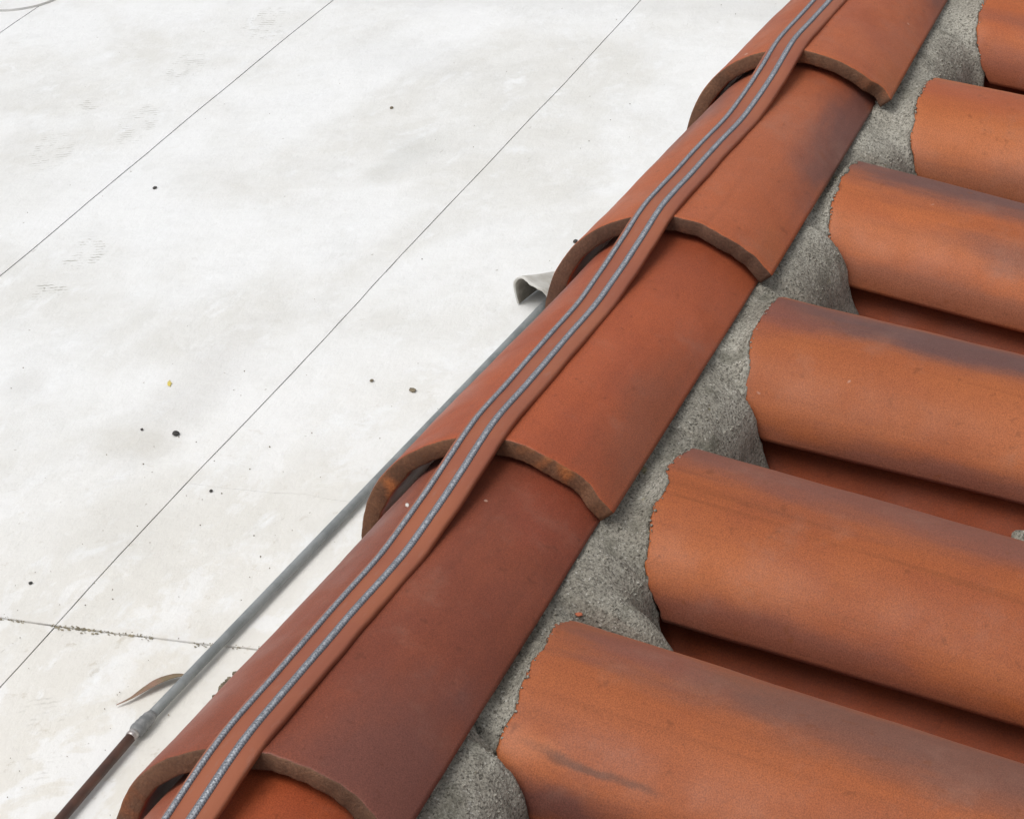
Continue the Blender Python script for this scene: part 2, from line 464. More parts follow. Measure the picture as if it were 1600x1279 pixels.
def shell(name, outer, inner, mats, nu, nv, parent=None, loc=None):
    """closed clay shell: outer(u,v) and inner(u,v) give points; rounded rims at v=0 and v=1; slot 0 skin, slot 1 end faces"""
    verts, uvs, faces, fm = [], [], [], []
    bev = 0.10
    rows = []
    vs = [k / nv for k in range(nv + 1)]
    e = 0.0045
    prof = []                                  # (v, blend outer->inner, material of the strip that follows)
    prof += [(0.0, 0.5, 1), (0.0, bev * 1.2, 1), (e * 0.35, bev * 0.35, 0), (e * 1.2, 0.0, 0)]
    prof += [(q, 0.0, 0) for q in vs[1:-1]]
    prof += [(1 - e * 1.2, 0.0, 0), (1 - e * 0.35, bev * 0.35, 1), (1.0, bev * 1.2, 1), (1.0, 1 - bev * 1.2, 1), (1 - e * 0.35, 1 - bev * 0.3, 0), (1 - e * 1.2, 1.0, 0)]
    prof += [(q, 1.0, 0) for q in vs[1:-1][::-1]]
    prof += [(e * 1.2, 1.0, 0), (e * 0.35, 1 - bev * 0.3, 1), (0.0, 1 - bev * 1.2, 1)]
    for (q, b, m) in prof:
        row = []
        for k in range(nu + 1):
            u = k / nu
            p = outer(u, q) if b < 1e-6 else inner(u, q) if b > 1 - 1e-6 else outer(u, q).lerp(inner(u, q), b)
            row.append(len(verts)); verts.append(p); uvs.append((u, q))
        rows.append(row)
    n = len(rows)
    for r in range(n):
        a, b = rows[r], rows[(r + 1) % n]
        for k in range(nu):
            faces.append((a[k], a[k + 1], b[k + 1], b[k])); fm.append(prof[r][2])
    # close the two long edges (skin to inside)
    for k, rev in ((0, False), (nu, True)):
        outr = [rows[r][k] for r in range(n) if prof[r][1] <= 0.5]
        inr = [rows[r][k] for r in range(n) if prof[r][1] > 0.5][::-1]
        m = min(len(outr), len(inr))
        # pair by v
        for q in range(m - 1):
            fa = (outr[q], outr[q + 1], inr[q + 1], inr[q]) if not rev else (outr[q + 1], outr[q], inr[q], inr[q + 1])
            faces.append(fa); fm.append(1)
        if len(outr) != len(inr):
            pass
    o = mesh_obj(name, verts, faces, mats, parent, True, fm, uvs)
    if loc is not None:
        o.data.transform(Matrix.Translation(-loc)); o.location = loc
    return o

A_R, A_L = math.radians(-54), math.radians(84)
TH = 0.037
def ridge_tile(k, mats, seed, aR=A_R, aL=A_L, dy=0.0, chip=()):
    L = 1.13
    def rad(q):
        return 0.3055 - 0.052 * q * L
    def pt(u, q, inner):
        a = aR + (aL - aR) * u
        wob = 0.0035 * fnoise(seed * 7 + q * 2.2, u * 2.5, seed) + 0.0008 * fnoise(q * 14, u * 16, seed)
        r = rad(q) + wob
        x = k + q * L + 0.008 * fnoise(u * 4.0, seed * 3.3, 0.0) * (1 - q) ** 3 + 0.003 * fnoise(u * 30.0, seed, 5.0) * (1 - q) ** 8
        if inner:
            r -= TH * (1 + 0.10 * fnoise(u * 5, seed, 9.0))
            if q < 0.05:
                r += 0.003 * max(0, fnoise(u * 18, seed, 2.0) - 0.05)
        y, z = r * math.sin(a) + dy * (1 - q), r * math.cos(a)
        for (cu, cw, depth) in chip:
            w = max(0.0, 1 - ((u - cu) / cw) ** 2)
            if q < 0.06 and w > 0:
                x += depth * w * (1 - q / 0.06)
        return W(x, y, z)
    return shell('ridge_tile', lambda u, q: pt(u, q, False), lambda u, q: pt(u, q, True), mats, 84, 44, None, W(k, 0, 0))

EDGE_B = clay_edge_mat('clay_edge_brown', (0.22, 0.112, 0.066), (0.27, 0.105, 0.05), 1.0)
EDGE_O = clay_edge_mat('clay_edge_orange_worn', (0.24, 0.112, 0.06), (0.46, 0.155, 0.05), 4.0)
EDGE_D = clay_edge_mat('clay_edge_dark', (0.175, 0.088, 0.056), (0.22, 0.09, 0.05), 7.0)
PINK = (0.30, 0.105, 0.07)
RG = 'terracotta ridge tiles lapped along the parapet'
ridge_specs = {
    -1: (dict(base=(0.36, 0.075, 0.03), var=(0.30, 0.06, 0.026), blobs=[(0.75, 0.3, 0.8, 0.6, PINK, 0.6)]), EDGE_B, (), 'saturated red ridge tile at the bottom edge, tucked under the maroon tile'),
    0: (dict(base=(0.245, 0.062, 0.036), var=(0.20, 0.050, 0.032), blobs=[(0.85, 0.35, 0.35, 0.9, (0.29, 0.085, 0.052), 0.85), (0.10, 0.22, 0.05, 0.30, PURPLE, 0.6), (0.70, 0.10, 0.9, 0.4, PURPLE, 0.55), (0.12, 0.16, 0.88, 0.22, (0.27, 0.062, 0.035), 0.7)]), EDGE_B, ((0.05, 0.07, -0.012),), 'dark maroon ridge tile, nearest full tile of the row'),
    1: (dict(base=(0.34, 0.078, 0.034), var=(0.29, 0.064, 0.03), blobs=[(0.9, 0.3, 0.3, 0.6, (0.33, 0.105, 0.065), 0.8), (0.72, 0.12, 0.85, 0.4, PURPLE, 0.5), (0.04, 0.15, 0.25, 0.3, BROWN, 0.55), (0.35, 0.3, 0.9, 0.25, (0.25, 0.06, 0.032), 0.5)]), EDGE_O, ((0.03, 0.06, -0.014),), 'red-brown ridge tile with orange worn rim, its open mouth above the maroon tile'),
    2: (dict(base=(0.375, 0.098, 0.044), var=(0.33, 0.085, 0.04), blobs=[(0.05, 0.17, 0.72, 0.42, PURPLE, 0.85), (0.72, 0.2, 0.8, 0.45, PURPLE, 0.65), (0.30, 0.22, 0.55, 0.4, (0.40, 0.118, 0.055), 0.6), (0.03, 0.08, 0.08, 0.1, ORANGE, 0.7), (0.3, 0.2, 1.0, 0.2, (0.28, 0.07, 0.035), 0.7)]), EDGE_D, (), 'orange-brown ridge tile with a purple band along its right edge'),
    3: (dict(base=(0.37, 0.10, 0.046), var=(0.31, 0.078, 0.038), blobs=[(0.04, 0.12, 0.85, 0.35, PURPLE, 0.7), (0.75, 0.22, 0.7, 0.5, (0.22, 0.075, 0.055), 0.6), (0.03, 0.07, 0.05, 0.10, ORANGE, 0.8)]), EDGE_B, ((0.04, 0.05, 0.018),), 'ridge tile at the top edge with an orange broken corner beside the mortar'),
    4: (dict(base=(0.34, 0.085, 0.04), var=(0.30, 0.07, 0.036), blobs=[]), EDGE_D, (), 'farthest ridge tile, beyond the top edge of the picture'),
}
for k, (sp, edge, chip, lab) in ridge_specs.items():
    m = tile_mat('ridge_clay', seed=k * 2.3 + 11, streak=0.25, specks=0.7, rough=0.56, gain=1.13 if k <= 0 else 1.28, **sp)
    o = ridge_tile(k, [m, edge], k * 1.37 + 3, chip=chip, dy=[0.0, 0.001, 0.006, 0.001, -0.008, 0.0][k + 1])
    tag(o, lab, 'ridge tile', RG)

# ---- field tiles: covers (arched) and pans (troughs)
FR, FH, FTAP = 0.2267, 0.1684, -0.0334
COVERS = {  # X at the ridge axis, yaw, scale, start s, seed
    0: (4.50, 0.01, 0.0, 0.30), 1: (3.8271, -0.0065, 0.0, 0.292), 2: (3.0986, 0.0545, 0.0, 0.285), 3: (2.5635, -0.0395, -0.012, 0.228),
    4: (1.8232, 0.024, -0.008, 0.250), 5: (1.1617, -0.0159, 0.02, 0.266), 6: (0.5381, -0.0248, 0.0, 0.243), 7: (-0.12, -0.01, 0.0, 0.25)}
def cover_geo(k, s):
    x, yaw, sc, s0 = COVERS[k]
    kk = (1 + FTAP * (s - 0.8)) * (1 + sc)
    return x + math.sin(yaw) * s, FR * kk, FH * kk
def end_s(k, u):
    """the cut upper end: the sides are set back, and the clay is nibbled"""
    x, yaw, sc, s0 = COVERS[k]
    a = -1 + 2 * u
    side = 0.085 if k != 6 else 0.02
    j = (0.006 if k < 5 else 0.011) * fnoise(u * 9, k * 3.1, 1.0) + (0.003 if k < 5 else 0.005) * fnoise(u * 40, k * 1.7, 4.0)
    return s0 + side * abs(a) ** 2.6 + j
def cover_tile(k, mats, s_off=0.0, length=1.28, name='cover_tile', lift=0.0):
    seed = k * 1.91 + s_off * 3
    def pt(u, q, inner):
        a = math.radians(-90 + 180 * u)
        s = COVERS[k][3] + s_off + q * length
        if not s_off:
            s += (end_s(k, u) - COVERS[k][3]) * (1 - q) ** 6
        x, r, h = cover_geo(k, min(s, 1.6) if not s_off else 0.27 + q * length)
        if s_off: x = COVERS[k][0] + math.sin(COVERS[k][1]) * s
        w = 0.003 * fnoise(q * 2.4 + seed, u * 2.2, seed) + 0.0008 * fnoise(q * 14, u * 15, seed)
        t = 0.034 if inner else 0.0
        n = (h + w - t) * math.cos(a) + lift - (0.05 * q if s_off == 0 else 0.05 * q) * 0
        return slope(x + (r + w - t) * math.sin(a), s, n)
    return shell(name, lambda u, q: pt(u, q, False), lambda u, q: pt(u, q, True), mats, 60, 40, None, slope(COVERS[k][0], 0.3 + s_off, 0))

FG = 'terracotta cover tiles running down the slope from the mortar'
PB = (0.145, 0.068, 0.064)
LT = (0.46, 0.145, 0.055)
cover_specs = {
    0: (dict(base=ORANGE, var=(0.38, 0.10, 0.04), blobs=[]), 'arched cover tile beyond the upper right corner of the picture'),
    1: (dict(base=(0.42, 0.115, 0.042), var=(0.37, 0.095, 0.04), blobs=[(0.05, 0.16, 0.2, 0.5, (0.25, 0.08, 0.05), 0.75), (0.33, 0.06, 0.25, 0.4, (0.23, 0.08, 0.055), 0.55)], specks=1.0), 'orange cover tile with pale chips in the upper right corner'),
    2: (dict(base=(0.40, 0.112, 0.043), var=(0.43, 0.128, 0.048), blobs=[(0.27, 0.10, 0.3, 0.7, LT, 0.9), (0.52, 0.12, 0.1, 0.5, (0.36, 0.088, 0.04), 0.7), (0.06, 0.12, 0.3, 0.6, (0.22, 0.09, 0.06), 0.6)]), 'bright orange cover tile with a paler stripe, second from the top right'),
    3: (dict(base=(0.42, 0.118, 0.046), var=(0.37, 0.10, 0.042), blobs=[(0.60, 0.17, 0.45, 0.75, PB, 0.95), (0.30, 0.09, 0.5, 0.35, (0.20, 0.085, 0.066), 0.7), (0.06, 0.10, 0.3, 0.6, (0.25, 0.095, 0.062), 0.7), (0.24, 0.08, 0.05, 0.2, LT, 0.6)]), 'cover tile with a purple-grey smoky crown below the paler striped one'),
    4: (dict(base=(0.40, 0.115, 0.045), var=(0.36, 0.097, 0.04), blobs=[(0.57, 0.13, 0.45, 0.85, PB, 1.0), (0.53, 0.16, -0.02, 0.14, (0.24, 0.075, 0.055), 0.6), (0.02, 0.10, 0.35, 0.4, (0.17, 0.07, 0.06), 0.75), (0.25, 0.12, 0.55, 0.18, LT, 0.45)]), 'cover tile with a dark purple crown and plain orange flank, middle of the slope'),
    5: (dict(base=(0.385, 0.105, 0.037), var=(0.32, 0.082, 0.035), blobs=[(0.62, 0.15, 0.4, 0.8, (0.215, 0.08, 0.062), 0.85), (0.03, 0.13, 0.1, 0.6, (0.20, 0.068, 0.048), 0.85), (0.20, 0.10, 0.02, 0.3, (0.42, 0.125, 0.04), 0.7)], streak=0.75), 'cover tile with brown lengthwise streaks, second from the bottom'),
    6: (dict(base=(0.385, 0.108, 0.043), var=(0.34, 0.092, 0.04), blobs=[(0.60, 0.16, 0.55, 0.62, (0.185, 0.082, 0.064), 0.9), (0.62, 0.13, 0.12, 0.12, (0.26, 0.085, 0.06), 0.8), (0.18, 0.07, 0.03, 0.07, LT, 0.9), (0.06, 0.09, 0.06, 0.16, (0.12, 0.045, 0.04), 0.9), (0.21, 0.018, 0.12, 0.10, (0.13, 0.055, 0.035), 0.75)]), 'lowest cover tile with a scratched flank and bright broken corner'),
    7: (dict(base=ORANGE, var=BRICK, blobs=[]), 'arched cover tile below the bottom edge of the picture'),
}
cover_mats = {}
for k, (sp, lab) in cover_specs.items():
    sp = dict(sp)
    st = sp.pop('streak', 0.35)
    spk = sp.pop('specks', 0.4)
    m = tile_mat('cover_clay', seed=k * 3.7 + 2, streak=st, specks=spk, flecks=0.738 if k == 6 else 0.0, gain=1.12 if k in (1, 2, 3) else 1.03, **sp)
    cover_mats[k] = m
    o = cover_tile(k, [m, EDGE_O if k in (1, 6) else EDGE_B])
    tag(o, lab, 'cover tile', FG)
LG = 'cover tiles of the lower course'
for k in COVERS:
    o = cover_tile(k, [cover_mats[(k * 3 + 2) % 8], EDGE_B], s_off=1.12, lift=-0.045)
    tag(o, 'arched cover tile of the lower course, beyond the right edge of the picture', 'cover tile', LG)

# pans
PAN_N = -0.112
def pan_tile(k, mats, s_off=0.0, lift=0.0):
    xa, ya = COVERS[k][0], COVERS[k][1]; xb, yb = COVERS[k + 1][0], COVERS[k + 1][1]
    def pt(u, q, inner):
        a = math.radians(-72 + 144 * u)
        s = 0.20 + s_off + q * 1.36
        xc = 0.5 * (xa + xb + (math.sin(ya) + math.sin(yb)) * s)
        r = 0.215 * (1 - 0.05 * q)
        t = 0.032 if inner else 0.0
        w = 0.003 * fnoise(q * 2.4 + k, u * 2.2, k + 20)
        n = PAN_N + 0.19 - (0.19 + w + t) * math.cos(a) + lift
        return slope(xc + (r + t) * math.sin(a), s, n)
    # 'outer' of this shell is the trough the eye sees
    return shell('pan_tile', lambda u, q: pt(1 - u, q, False), lambda u, q: pt(1 - u, q, True), mats, 40, 24, None, slope(0.5 * (xa + xb), 0.3 + s_off, PAN_N))
pan_mat = tile_mat('pan_clay', base=(0.27, 0.054, 0.019), var=(0.20, 0.040, 0.015), blobs=[], dusty=0.0, rough=0.75, seed=77, streak=0.4, specks=0.3)
pan_lab = ['trough tile beyond the upper right corner of the picture', 'sliver of trough tile between the two topmost cover tiles',
           'trough tile hidden beside the paler striped cover tile', 'shadowed trough tile between the smoky crowned and the dark purple crowned cover tiles',
           'red trough tile in the gap below the dark purple crowned cover tile', 'deep red trough tile above the lowest cover tile',
           'trough tile under the near edge of the lowest cover tile']
for k in range(7):
    tag(pan_tile(k, [pan_mat, EDGE_D]), pan_lab[k], 'pan tile', 'trough tiles between the cover tiles')
    tag(pan_tile(k, [pan_mat, EDGE_D], 1.22, -0.03), 'trough tile of the lower course, beyond the right edge of the picture', 'pan tile', 'trough tiles of the lower course')

# ------------------------------------------------------------------ mortar bed between the ridge and the field tiles
def cover_height(x, s):
    """height of the clay skin above the slope line, and the tile it belongs to (None in the gaps)"""
    best, who, uu = -9, None, 0
    for k in COVERS:
        cx, r, h = cover_geo(k, s)
        d = (x - cx) / r
        if abs(d) < 1:
            hh = h * math.sqrt(1 - d * d)
            if hh > best:
                best, who, uu = hh, k, 0.5 + math.asin(d) / math.pi
    return best, who, uu

def smooth(a, b, x):
    t = max(0.0, min(1.0, (x - a) / (b - a)))
    return t * t * (3 - 2 * t)
_fh = {}
def flat_h(x):
    k = round(x * 60)
    if k not in _fh:
        _fh[k] = sum(max(0.055, cover_height(x + d * 0.045, 0.27)[0]) for d in range(-4, 5)) / 9
    return _fh[k]
def build_mortar():
    dx, ds = 0.0065, 0.0062
    X0, X1 = -1.0, 4.6
    S0, S1 = 0.06, 0.56
    nx, ns = int((X1 - X0) / dx), int((S1 - S0) / ds)
    PL = 0.036
    verts, faces = [], []
    for i in range(nx + 1):
        x = X0 + i * dx
        uf = x - math.floor(x)
        re = 0.3055 - 0.052 * uf - 0.03 * (1 - uf)
        ey, ez = -re * math.sin(-A_R) , re * math.cos(A_R) - SZ
        s_ed = -ey * math.cos(BETA) - ez * math.sin(BETA)
        n_ed = -ey * math.sin(BETA) + ez * math.cos(BETA) - 0.004 + 0.006 * fnoise(x * 2.0, 3.0, 0.0)
        # front of the mortar in the trough
        front = 0.322 + 0.012 * fnoise(x * 1.3, 8.0, 1.0) + 0.012 * fnoise(x * 9, 2.0, 2.0)
        front += 0.09 * math.exp(-((x - 0.79) / 0.05) ** 2)             # long tongue above the lowest tile
        sm = 0.008 * fnoise(x * 3.3, 4.0, 3.0) + 0.006 * fnoise(x * 14, 1.0, 6.0)   # smear over or short of the clay edge
        for j in range(ns + 1):
            s = S0 + j * ds
            ch, who, u = cover_height(x, max(s, 0.27))
            rough = 0.0050 * fnoise(x * 9, s * 9, 1.0) + 0.0045 * fnoise(x * 62, s * 62, 2.0) + 0.0012 * noise.noise(Vector((x * 150, s * 150, 0)))
            if who is None:
                w, es, ch = 0.0, front, 0.0
            else:
                w, es = smooth(0.0, 0.07, ch), end_s(who, u)
            fe = front + (es - front) * w
            tgt = max(ch + 0.001 + sm * 0.5, PL)
            if s <= fe:
                t = max(0.0, min(1.0, (s - s_ed + 0.01) / (max(fe, s_ed + 0.03) - s_ed + 0.01)))
                avg = (flat_h(x) + 0.08) * 0.5
                tgt = avg + (tgt - avg) * t ** 2.5
                t = t ** (1.0 + 0.9 * (1 - w))
                n = n_ed + (tgt - n_ed) * t
                n += rough * (1 - 0.5 * t * w)
                if s < s_ed - 0.01:
                    n -= 0.012
            else:
                e = s - fe
                over = sm * 1.7 + 0.006 * fnoise(x * 25, s * 6, 3.0)
                if e < over and w > 0.6:
                    n = ch + 0.0045 * min(1.0, (over - e) / 0.006) + rough * 0.5
                else:
                    cov = ch - 0.014 - 0.5 * e - 9.0 * max(0.0, e - 0.02)
                    gap = PL - math.sqrt(e * 0.09) * 1.15 - e * 0.8 + rough
                    n = gap + (cov - gap) * w
            # a dry crack beside the lowest tile
            dcr = abs((x - 0.352) + 0.25 * (s - 0.22) + 0.01 * fnoise(s * 30, 1.0, 1.0))
            if s < 0.27: n -= 0.022 * math.exp(-(dcr / 0.007) ** 2)
            verts.append(slope(x, s, n))
    for i in range(nx):
        for j in range(ns):
            a = i * (ns + 1) + j
            faces.append((a, a + 1, a + ns + 2, a + ns + 1))
    bed = mesh_obj('mortar_bed', verts, faces, [MORTAR])
    # sand grains and crumbs standing proud, thickest where the trowel edge broke off along the clay
    rnd = random.Random(9)
    gv, gf = [], []
    ico = bmesh.new(); bmesh.ops.create_icosphere(ico, subdivisions=1, radius=1.0)
    iv = [q.co.copy() for q in ico.verts]; ifc = [tuple(q.index for q in fc.verts) for fc in ico.faces]; ico.free()
    n_e = 0
    while n_e < 3600:
        x = rnd.uniform(-0.2, 4.4)
        ch, who, u = cover_height(x, 0.28)
        fe = end_s(who, u) if who is not None and ch > 0.04 else 0.31
        s_ = fe + rnd.gauss(0.0, 0.012) if rnd.random() < 0.55 else rnd.uniform(0.17, fe)
        i = int((x - X0) / dx); j = int((s_ - S0) / ds)
        if not (0 <= i <= nx and 0 <= j <= ns): continue
        p = verts[i * (ns + 1) + j]
        if s_ > fe:
            if who is None or ch < 0.04 or s_ > fe + 0.006 + 0.010 * max(0.0, fnoise(x * 7, 2.0, 8.0)): continue
            p = slope(x, s_, ch + 0.001)
        r = rnd.choice((0.0004, 0.0005, 0.0007, 0.0011)) * rnd.uniform(0.8, 1.3)
        b = len(gv)
        sx, sy, sz = rnd.uniform(.7, 1.3), rnd.uniform(.7, 1.3), rnd.uniform(.6, 1.0)
        for q in iv:
            gv.append(p + Vector((q.x * r * sx, q.y * r * sy, q.z * r * sz)) * rnd.uniform(0.75, 1.2))
        for fc in ifc:
            gf.append(tuple(b + a for a in fc))
        n_e += 1
    gr = mesh_obj('mortar_grains', gv, gf, [MORTAR], bed, False)
    gr['kind'] = 'stuff'
    return bed
mb = build_mortar()
tag(mb, 'rough grey sanded mortar bedding between ridge tiles and cover tiles', 'mortar')

# ------------------------------------------------------------------ wired track strip along the crest
KEY = []
for k in range(-1, 6):
    for (d, z) in ((-0.40, None), (-0.27, 0.2800), (-0.13, 0.2915), (-0.02, 0.3025), (0.06, 0.3045), (0.22, None), (0.42, None)):
        if z is None:
            q = d if d > 0 else 1 + d
            z = 0.3055 - 0.052 * q + 0.0008
        KEY.append((k + d, z))
KEY.sort()
def strip_z(x):
    n = len(KEY)
    i = 1
    while i < n - 3 and KEY[i + 1][0] <= x: i += 1
    p0, p1, p2, p3 = KEY[i - 1], KEY[i], KEY[i + 1], KEY[i + 2]
    t = (x - p1[0]) / (p2[0] - p1[0])
    m1 = (p2[1] - p0[1]) / (p2[0] - p0[0]) * (p2[0] - p1[0])
    m2 = (p3[1] - p1[1]) / (p3[0] - p1[0]) * (p2[0] - p1[0])
    t2, t3 = t * t, t * t * t
    return (2 * t3 - 3 * t2 + 1) * p1[1] + (t3 - 2 * t2 + t) * m1 + (-2 * t3 + 3 * t2) * p2[1] + (t3 - t2) * m2
YC = [(-1, 0.022), (0, 0.021), (1, 0.014), (2, 0.014), (3, 0.002), (4, 0.0), (5, 0.0)]
def strip_y(x):
    for (a, ya), (b, yb) in zip(YC, YC[1:]):
        if a <= x <= b:
            t = (x - a) / (b - a); t = t * t * (3 - 2 * t)
            return ya + (yb - ya) * t + 0.0035 * fnoise(x * 1.7, 3.0, 4.0)
    return YC[-1][1]
STRIP = NT('terracotta_plastic')
_P = STRIP.pos()
_c = STRIP.mix(STRIP.ramp(STRIP.noise(_P, 14, 4), 0.35, 0.65), (0.31, 0.098, 0.047), (0.27, 0.082, 0.044))
_c = STRIP.mix(STRIP.ramp(STRIP.noise(STRIP.mapping(_P, scale=(1, 4, 1)), 60, 4, 0.65), 0.55, 0.75, 0.0, 0.4), _c, (0.30, 0.14, 0.10))
STRIP_M = STRIP.done(_c, 0.5, STRIP.bump(STRIP.noise(_P, 380, 3), 0.3, 0.0006), 0.4)
PROF = [(0.0525, -0.002), (0.0518, 0.003), (0.047, 0.009), (0.042, 0.0115), (0.018, 0.0115), (-0.006, 0.0115), (-0.0195, 0.0115), (-0.0255, 0.0105), (-0.0365, 0.0080), (-0.0395, 0.006), (-0.0405, -0.002)]
XA, XB = -0.95, 4.9
tr_root = empty('wired_track_strip', W(XA, 0, 0.25))
tag(tr_root, 'flexible terracotta coloured track strip with two braided wires along the ridge crest', 'track strip')
def frame(x):
    z = strip_z(x); d = (strip_z(x + 0.01) - strip_z(x - 0.01)) / 0.02
    yc = strip_y(x)
    tilt = math.asin(max(-0.3, min(0.3, yc / 0.29)))
    nx = Vector((-d, 0, 1)).normalized()
    up = Vector((nx.x, math.sin(tilt) * nx.z, nx.z))
    ac = Vector((0, math.cos(tilt), -math.sin(tilt)))
    zz = math.sqrt(max(0.0, z * z - yc * yc))
    return Vector((x, yc, zz)), ac, up
v, f = [], []
N = 420
for i in range(N + 1):
    x = XA + (XB - XA) * i / N
    c, ac, up = frame(x)
    for (a, b) in PROF:
        e = 0.0007 * fnoise(x * 12, a * 80, 1.0)
        p = c + ac * (a + e) + up * (b + e)
        v.append(W(p.x, p.y, p.z))
m = len(PROF)
for i in range(N):
    for k in range(m):
        a, b = i * m + k, i * m + (k + 1) % m
        f.append((a, b, b + m, a + m))
base = mesh_obj('strip_base', v, f, [STRIP_M], tr_root)
WM = NT('braided_tinned_wire')
_uv = WM.n.new('ShaderNodeUVMap').outputs[0]
_x = WM.sep(_uv)
_s1 = WM.math('SINE', WM.math('ADD', WM.math('MULTIPLY', _x[0], 6.2832 * 3), WM.math('MULTIPLY', _x[1], 5200.0)))
_s2 = WM.math('SINE', WM.math('SUBTRACT', WM.math('MULTIPLY', _x[0], 6.2832 * 3), WM.math('MULTIPLY', _x[1], 5200.0)))
_br = WM.math('MAXIMUM', _s1, _s2)
_cl = WM.mix(WM.ramp(_br, 0.0, 0.95), (0.135, 0.143, 0.165), (0.25, 0.262, 0.29))
_cl = WM.mix(WM.ramp(WM.noise(WM.pos(), 130, 4, 0.7), 0.45, 0.65, 0.0, 0.4), _cl, (0.13, 0.137, 0.16))
_glint = WM.ramp(WM.math('ABSOLUTE', WM.math('SUBTRACT', _x[0], 0.3)), 0.10, 0.03)
_cl = WM.mix(WM.math('MULTIPLY', _glint, WM.ramp(WM.noise(WM.pos(), 700, 3, 0.75), 0.42, 0.58, 0.0, 0.8)), _cl, (0.52, 0.54, 0.57))  # broken pale glint painted along the upper side of the wire
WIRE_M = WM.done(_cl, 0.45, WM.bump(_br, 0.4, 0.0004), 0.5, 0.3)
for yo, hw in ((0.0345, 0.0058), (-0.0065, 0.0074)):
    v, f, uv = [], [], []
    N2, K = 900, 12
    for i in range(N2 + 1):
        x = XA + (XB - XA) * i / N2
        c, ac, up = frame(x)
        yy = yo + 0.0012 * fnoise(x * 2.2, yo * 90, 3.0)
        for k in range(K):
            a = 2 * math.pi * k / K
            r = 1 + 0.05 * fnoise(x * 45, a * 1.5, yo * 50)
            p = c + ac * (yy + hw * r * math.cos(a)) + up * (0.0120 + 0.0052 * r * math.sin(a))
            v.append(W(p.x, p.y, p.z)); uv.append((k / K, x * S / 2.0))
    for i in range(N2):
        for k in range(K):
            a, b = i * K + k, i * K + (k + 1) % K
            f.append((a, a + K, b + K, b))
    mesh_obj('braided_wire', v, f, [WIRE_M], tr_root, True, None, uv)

# ------------------------------------------------------------------ conduit on the flat roof
def tube(name, pts, rad, mat, parent, K=20):
    v, f = [], []
    n = len(pts)
    for i, p in enumerate(pts):
        d = (pts[min(i + 1, n - 1)] - pts[max(i - 1, 0)]).normalized()
        a = d.cross(Vector((0, 0, 1))).normalized(); b = a.cross(d)
        r = rad(i) if callable(rad) else rad
        for k in range(K):
            t = 2 * math.pi * k / K
            v.append(p + a * r * math.cos(t) + b * r * math.sin(t))
    for i in range(n - 1):
        for k in range(K):
            q, w = i * K + k, i * K + (k + 1) % K
            f.append((q, w, w + K, q + K))
    f.append(tuple(range(K))[::-1]); f.append(tuple((n - 1) * K + k for k in range(K)))
    return mesh_obj(name, v, f, [mat], parent)
PIPE_G = simple_mat('weathered_grey_paint', (0.185, 0.198, 0.203), (0.25, 0.263, 0.268), 35, 0.5, 0.25, 200, 0.0006)
PIPE_B = simple_mat('brown_painted_pipe', (0.095, 0.042, 0.028), (0.060, 0.030, 0.023), 45, 0.5, 0.25, 200, 0.0006)
COUP = simple_mat('dull_dark_fitting', (0.16, 0.165, 0.17), (0.28, 0.28, 0.28), 90, 0.6, 0.6, 160, 0.001)
TAPE = simple_mat('tarnished_silver', (0.55, 0.53, 0.52), (0.30, 0.26, 0.25), 90, 0.4, 0.5, 160, 0.001, 0.5, 0.6)
PR = 0.0060
root = empty('conduit_pipe', W(2.94, 2.352, ZF))
tag(root, 'thin grey conduit with a brown near end lying on the white roof beside the parapet', 'conduit')
def wp(x, y, h): 
    return W(x, y, ZF) + Vector((0, 0, h))
d0 = (Vector((6.141, 2.131, 0)) - Vector((2.942, 2.352, 0)))
gp = []
for i in range(41):
    t = 0.03 + 1.9 * i / 40
    gp.append(wp(2.942 + d0.x * t, 2.352 + d0.y * t, PR + 0.0035))
tube('grey_conduit', gp, PR, PIPE_G, root)
cp, crad = [], [0.0070, 0.0086, 0.0091, 0.0084, 0.0090, 0.0082, 0.0087, 0.0078, 0.0081, 0.0070, 0.0063]
for i in range(11):
    t = 0.0 + 0.034 * i / 10
    cp.append(wp(2.942 + d0.x * t, 2.352 + d0.y * t, PR + 0.0035))
tube('coupling', cp, lambda i: crad[i], COUP, root)
tube('connector', [wp(2.915 + 0.03 * i / 3, 2.3535 - 0.0005 * i, PR + 0.0035) for i in range(4)], lambda i: [0.0062, 0.0068, 0.0065, 0.0067][i], TAPE, root)
bp = [wp(2.92 - 2.6 * i / 24, 2.3535 + 0.028 * i / 24 - 0.05 * (i / 24) ** 3, PR + 0.003) for i in range(25)]
tube('brown_conduit', bp, 0.0061, PIPE_B, root)

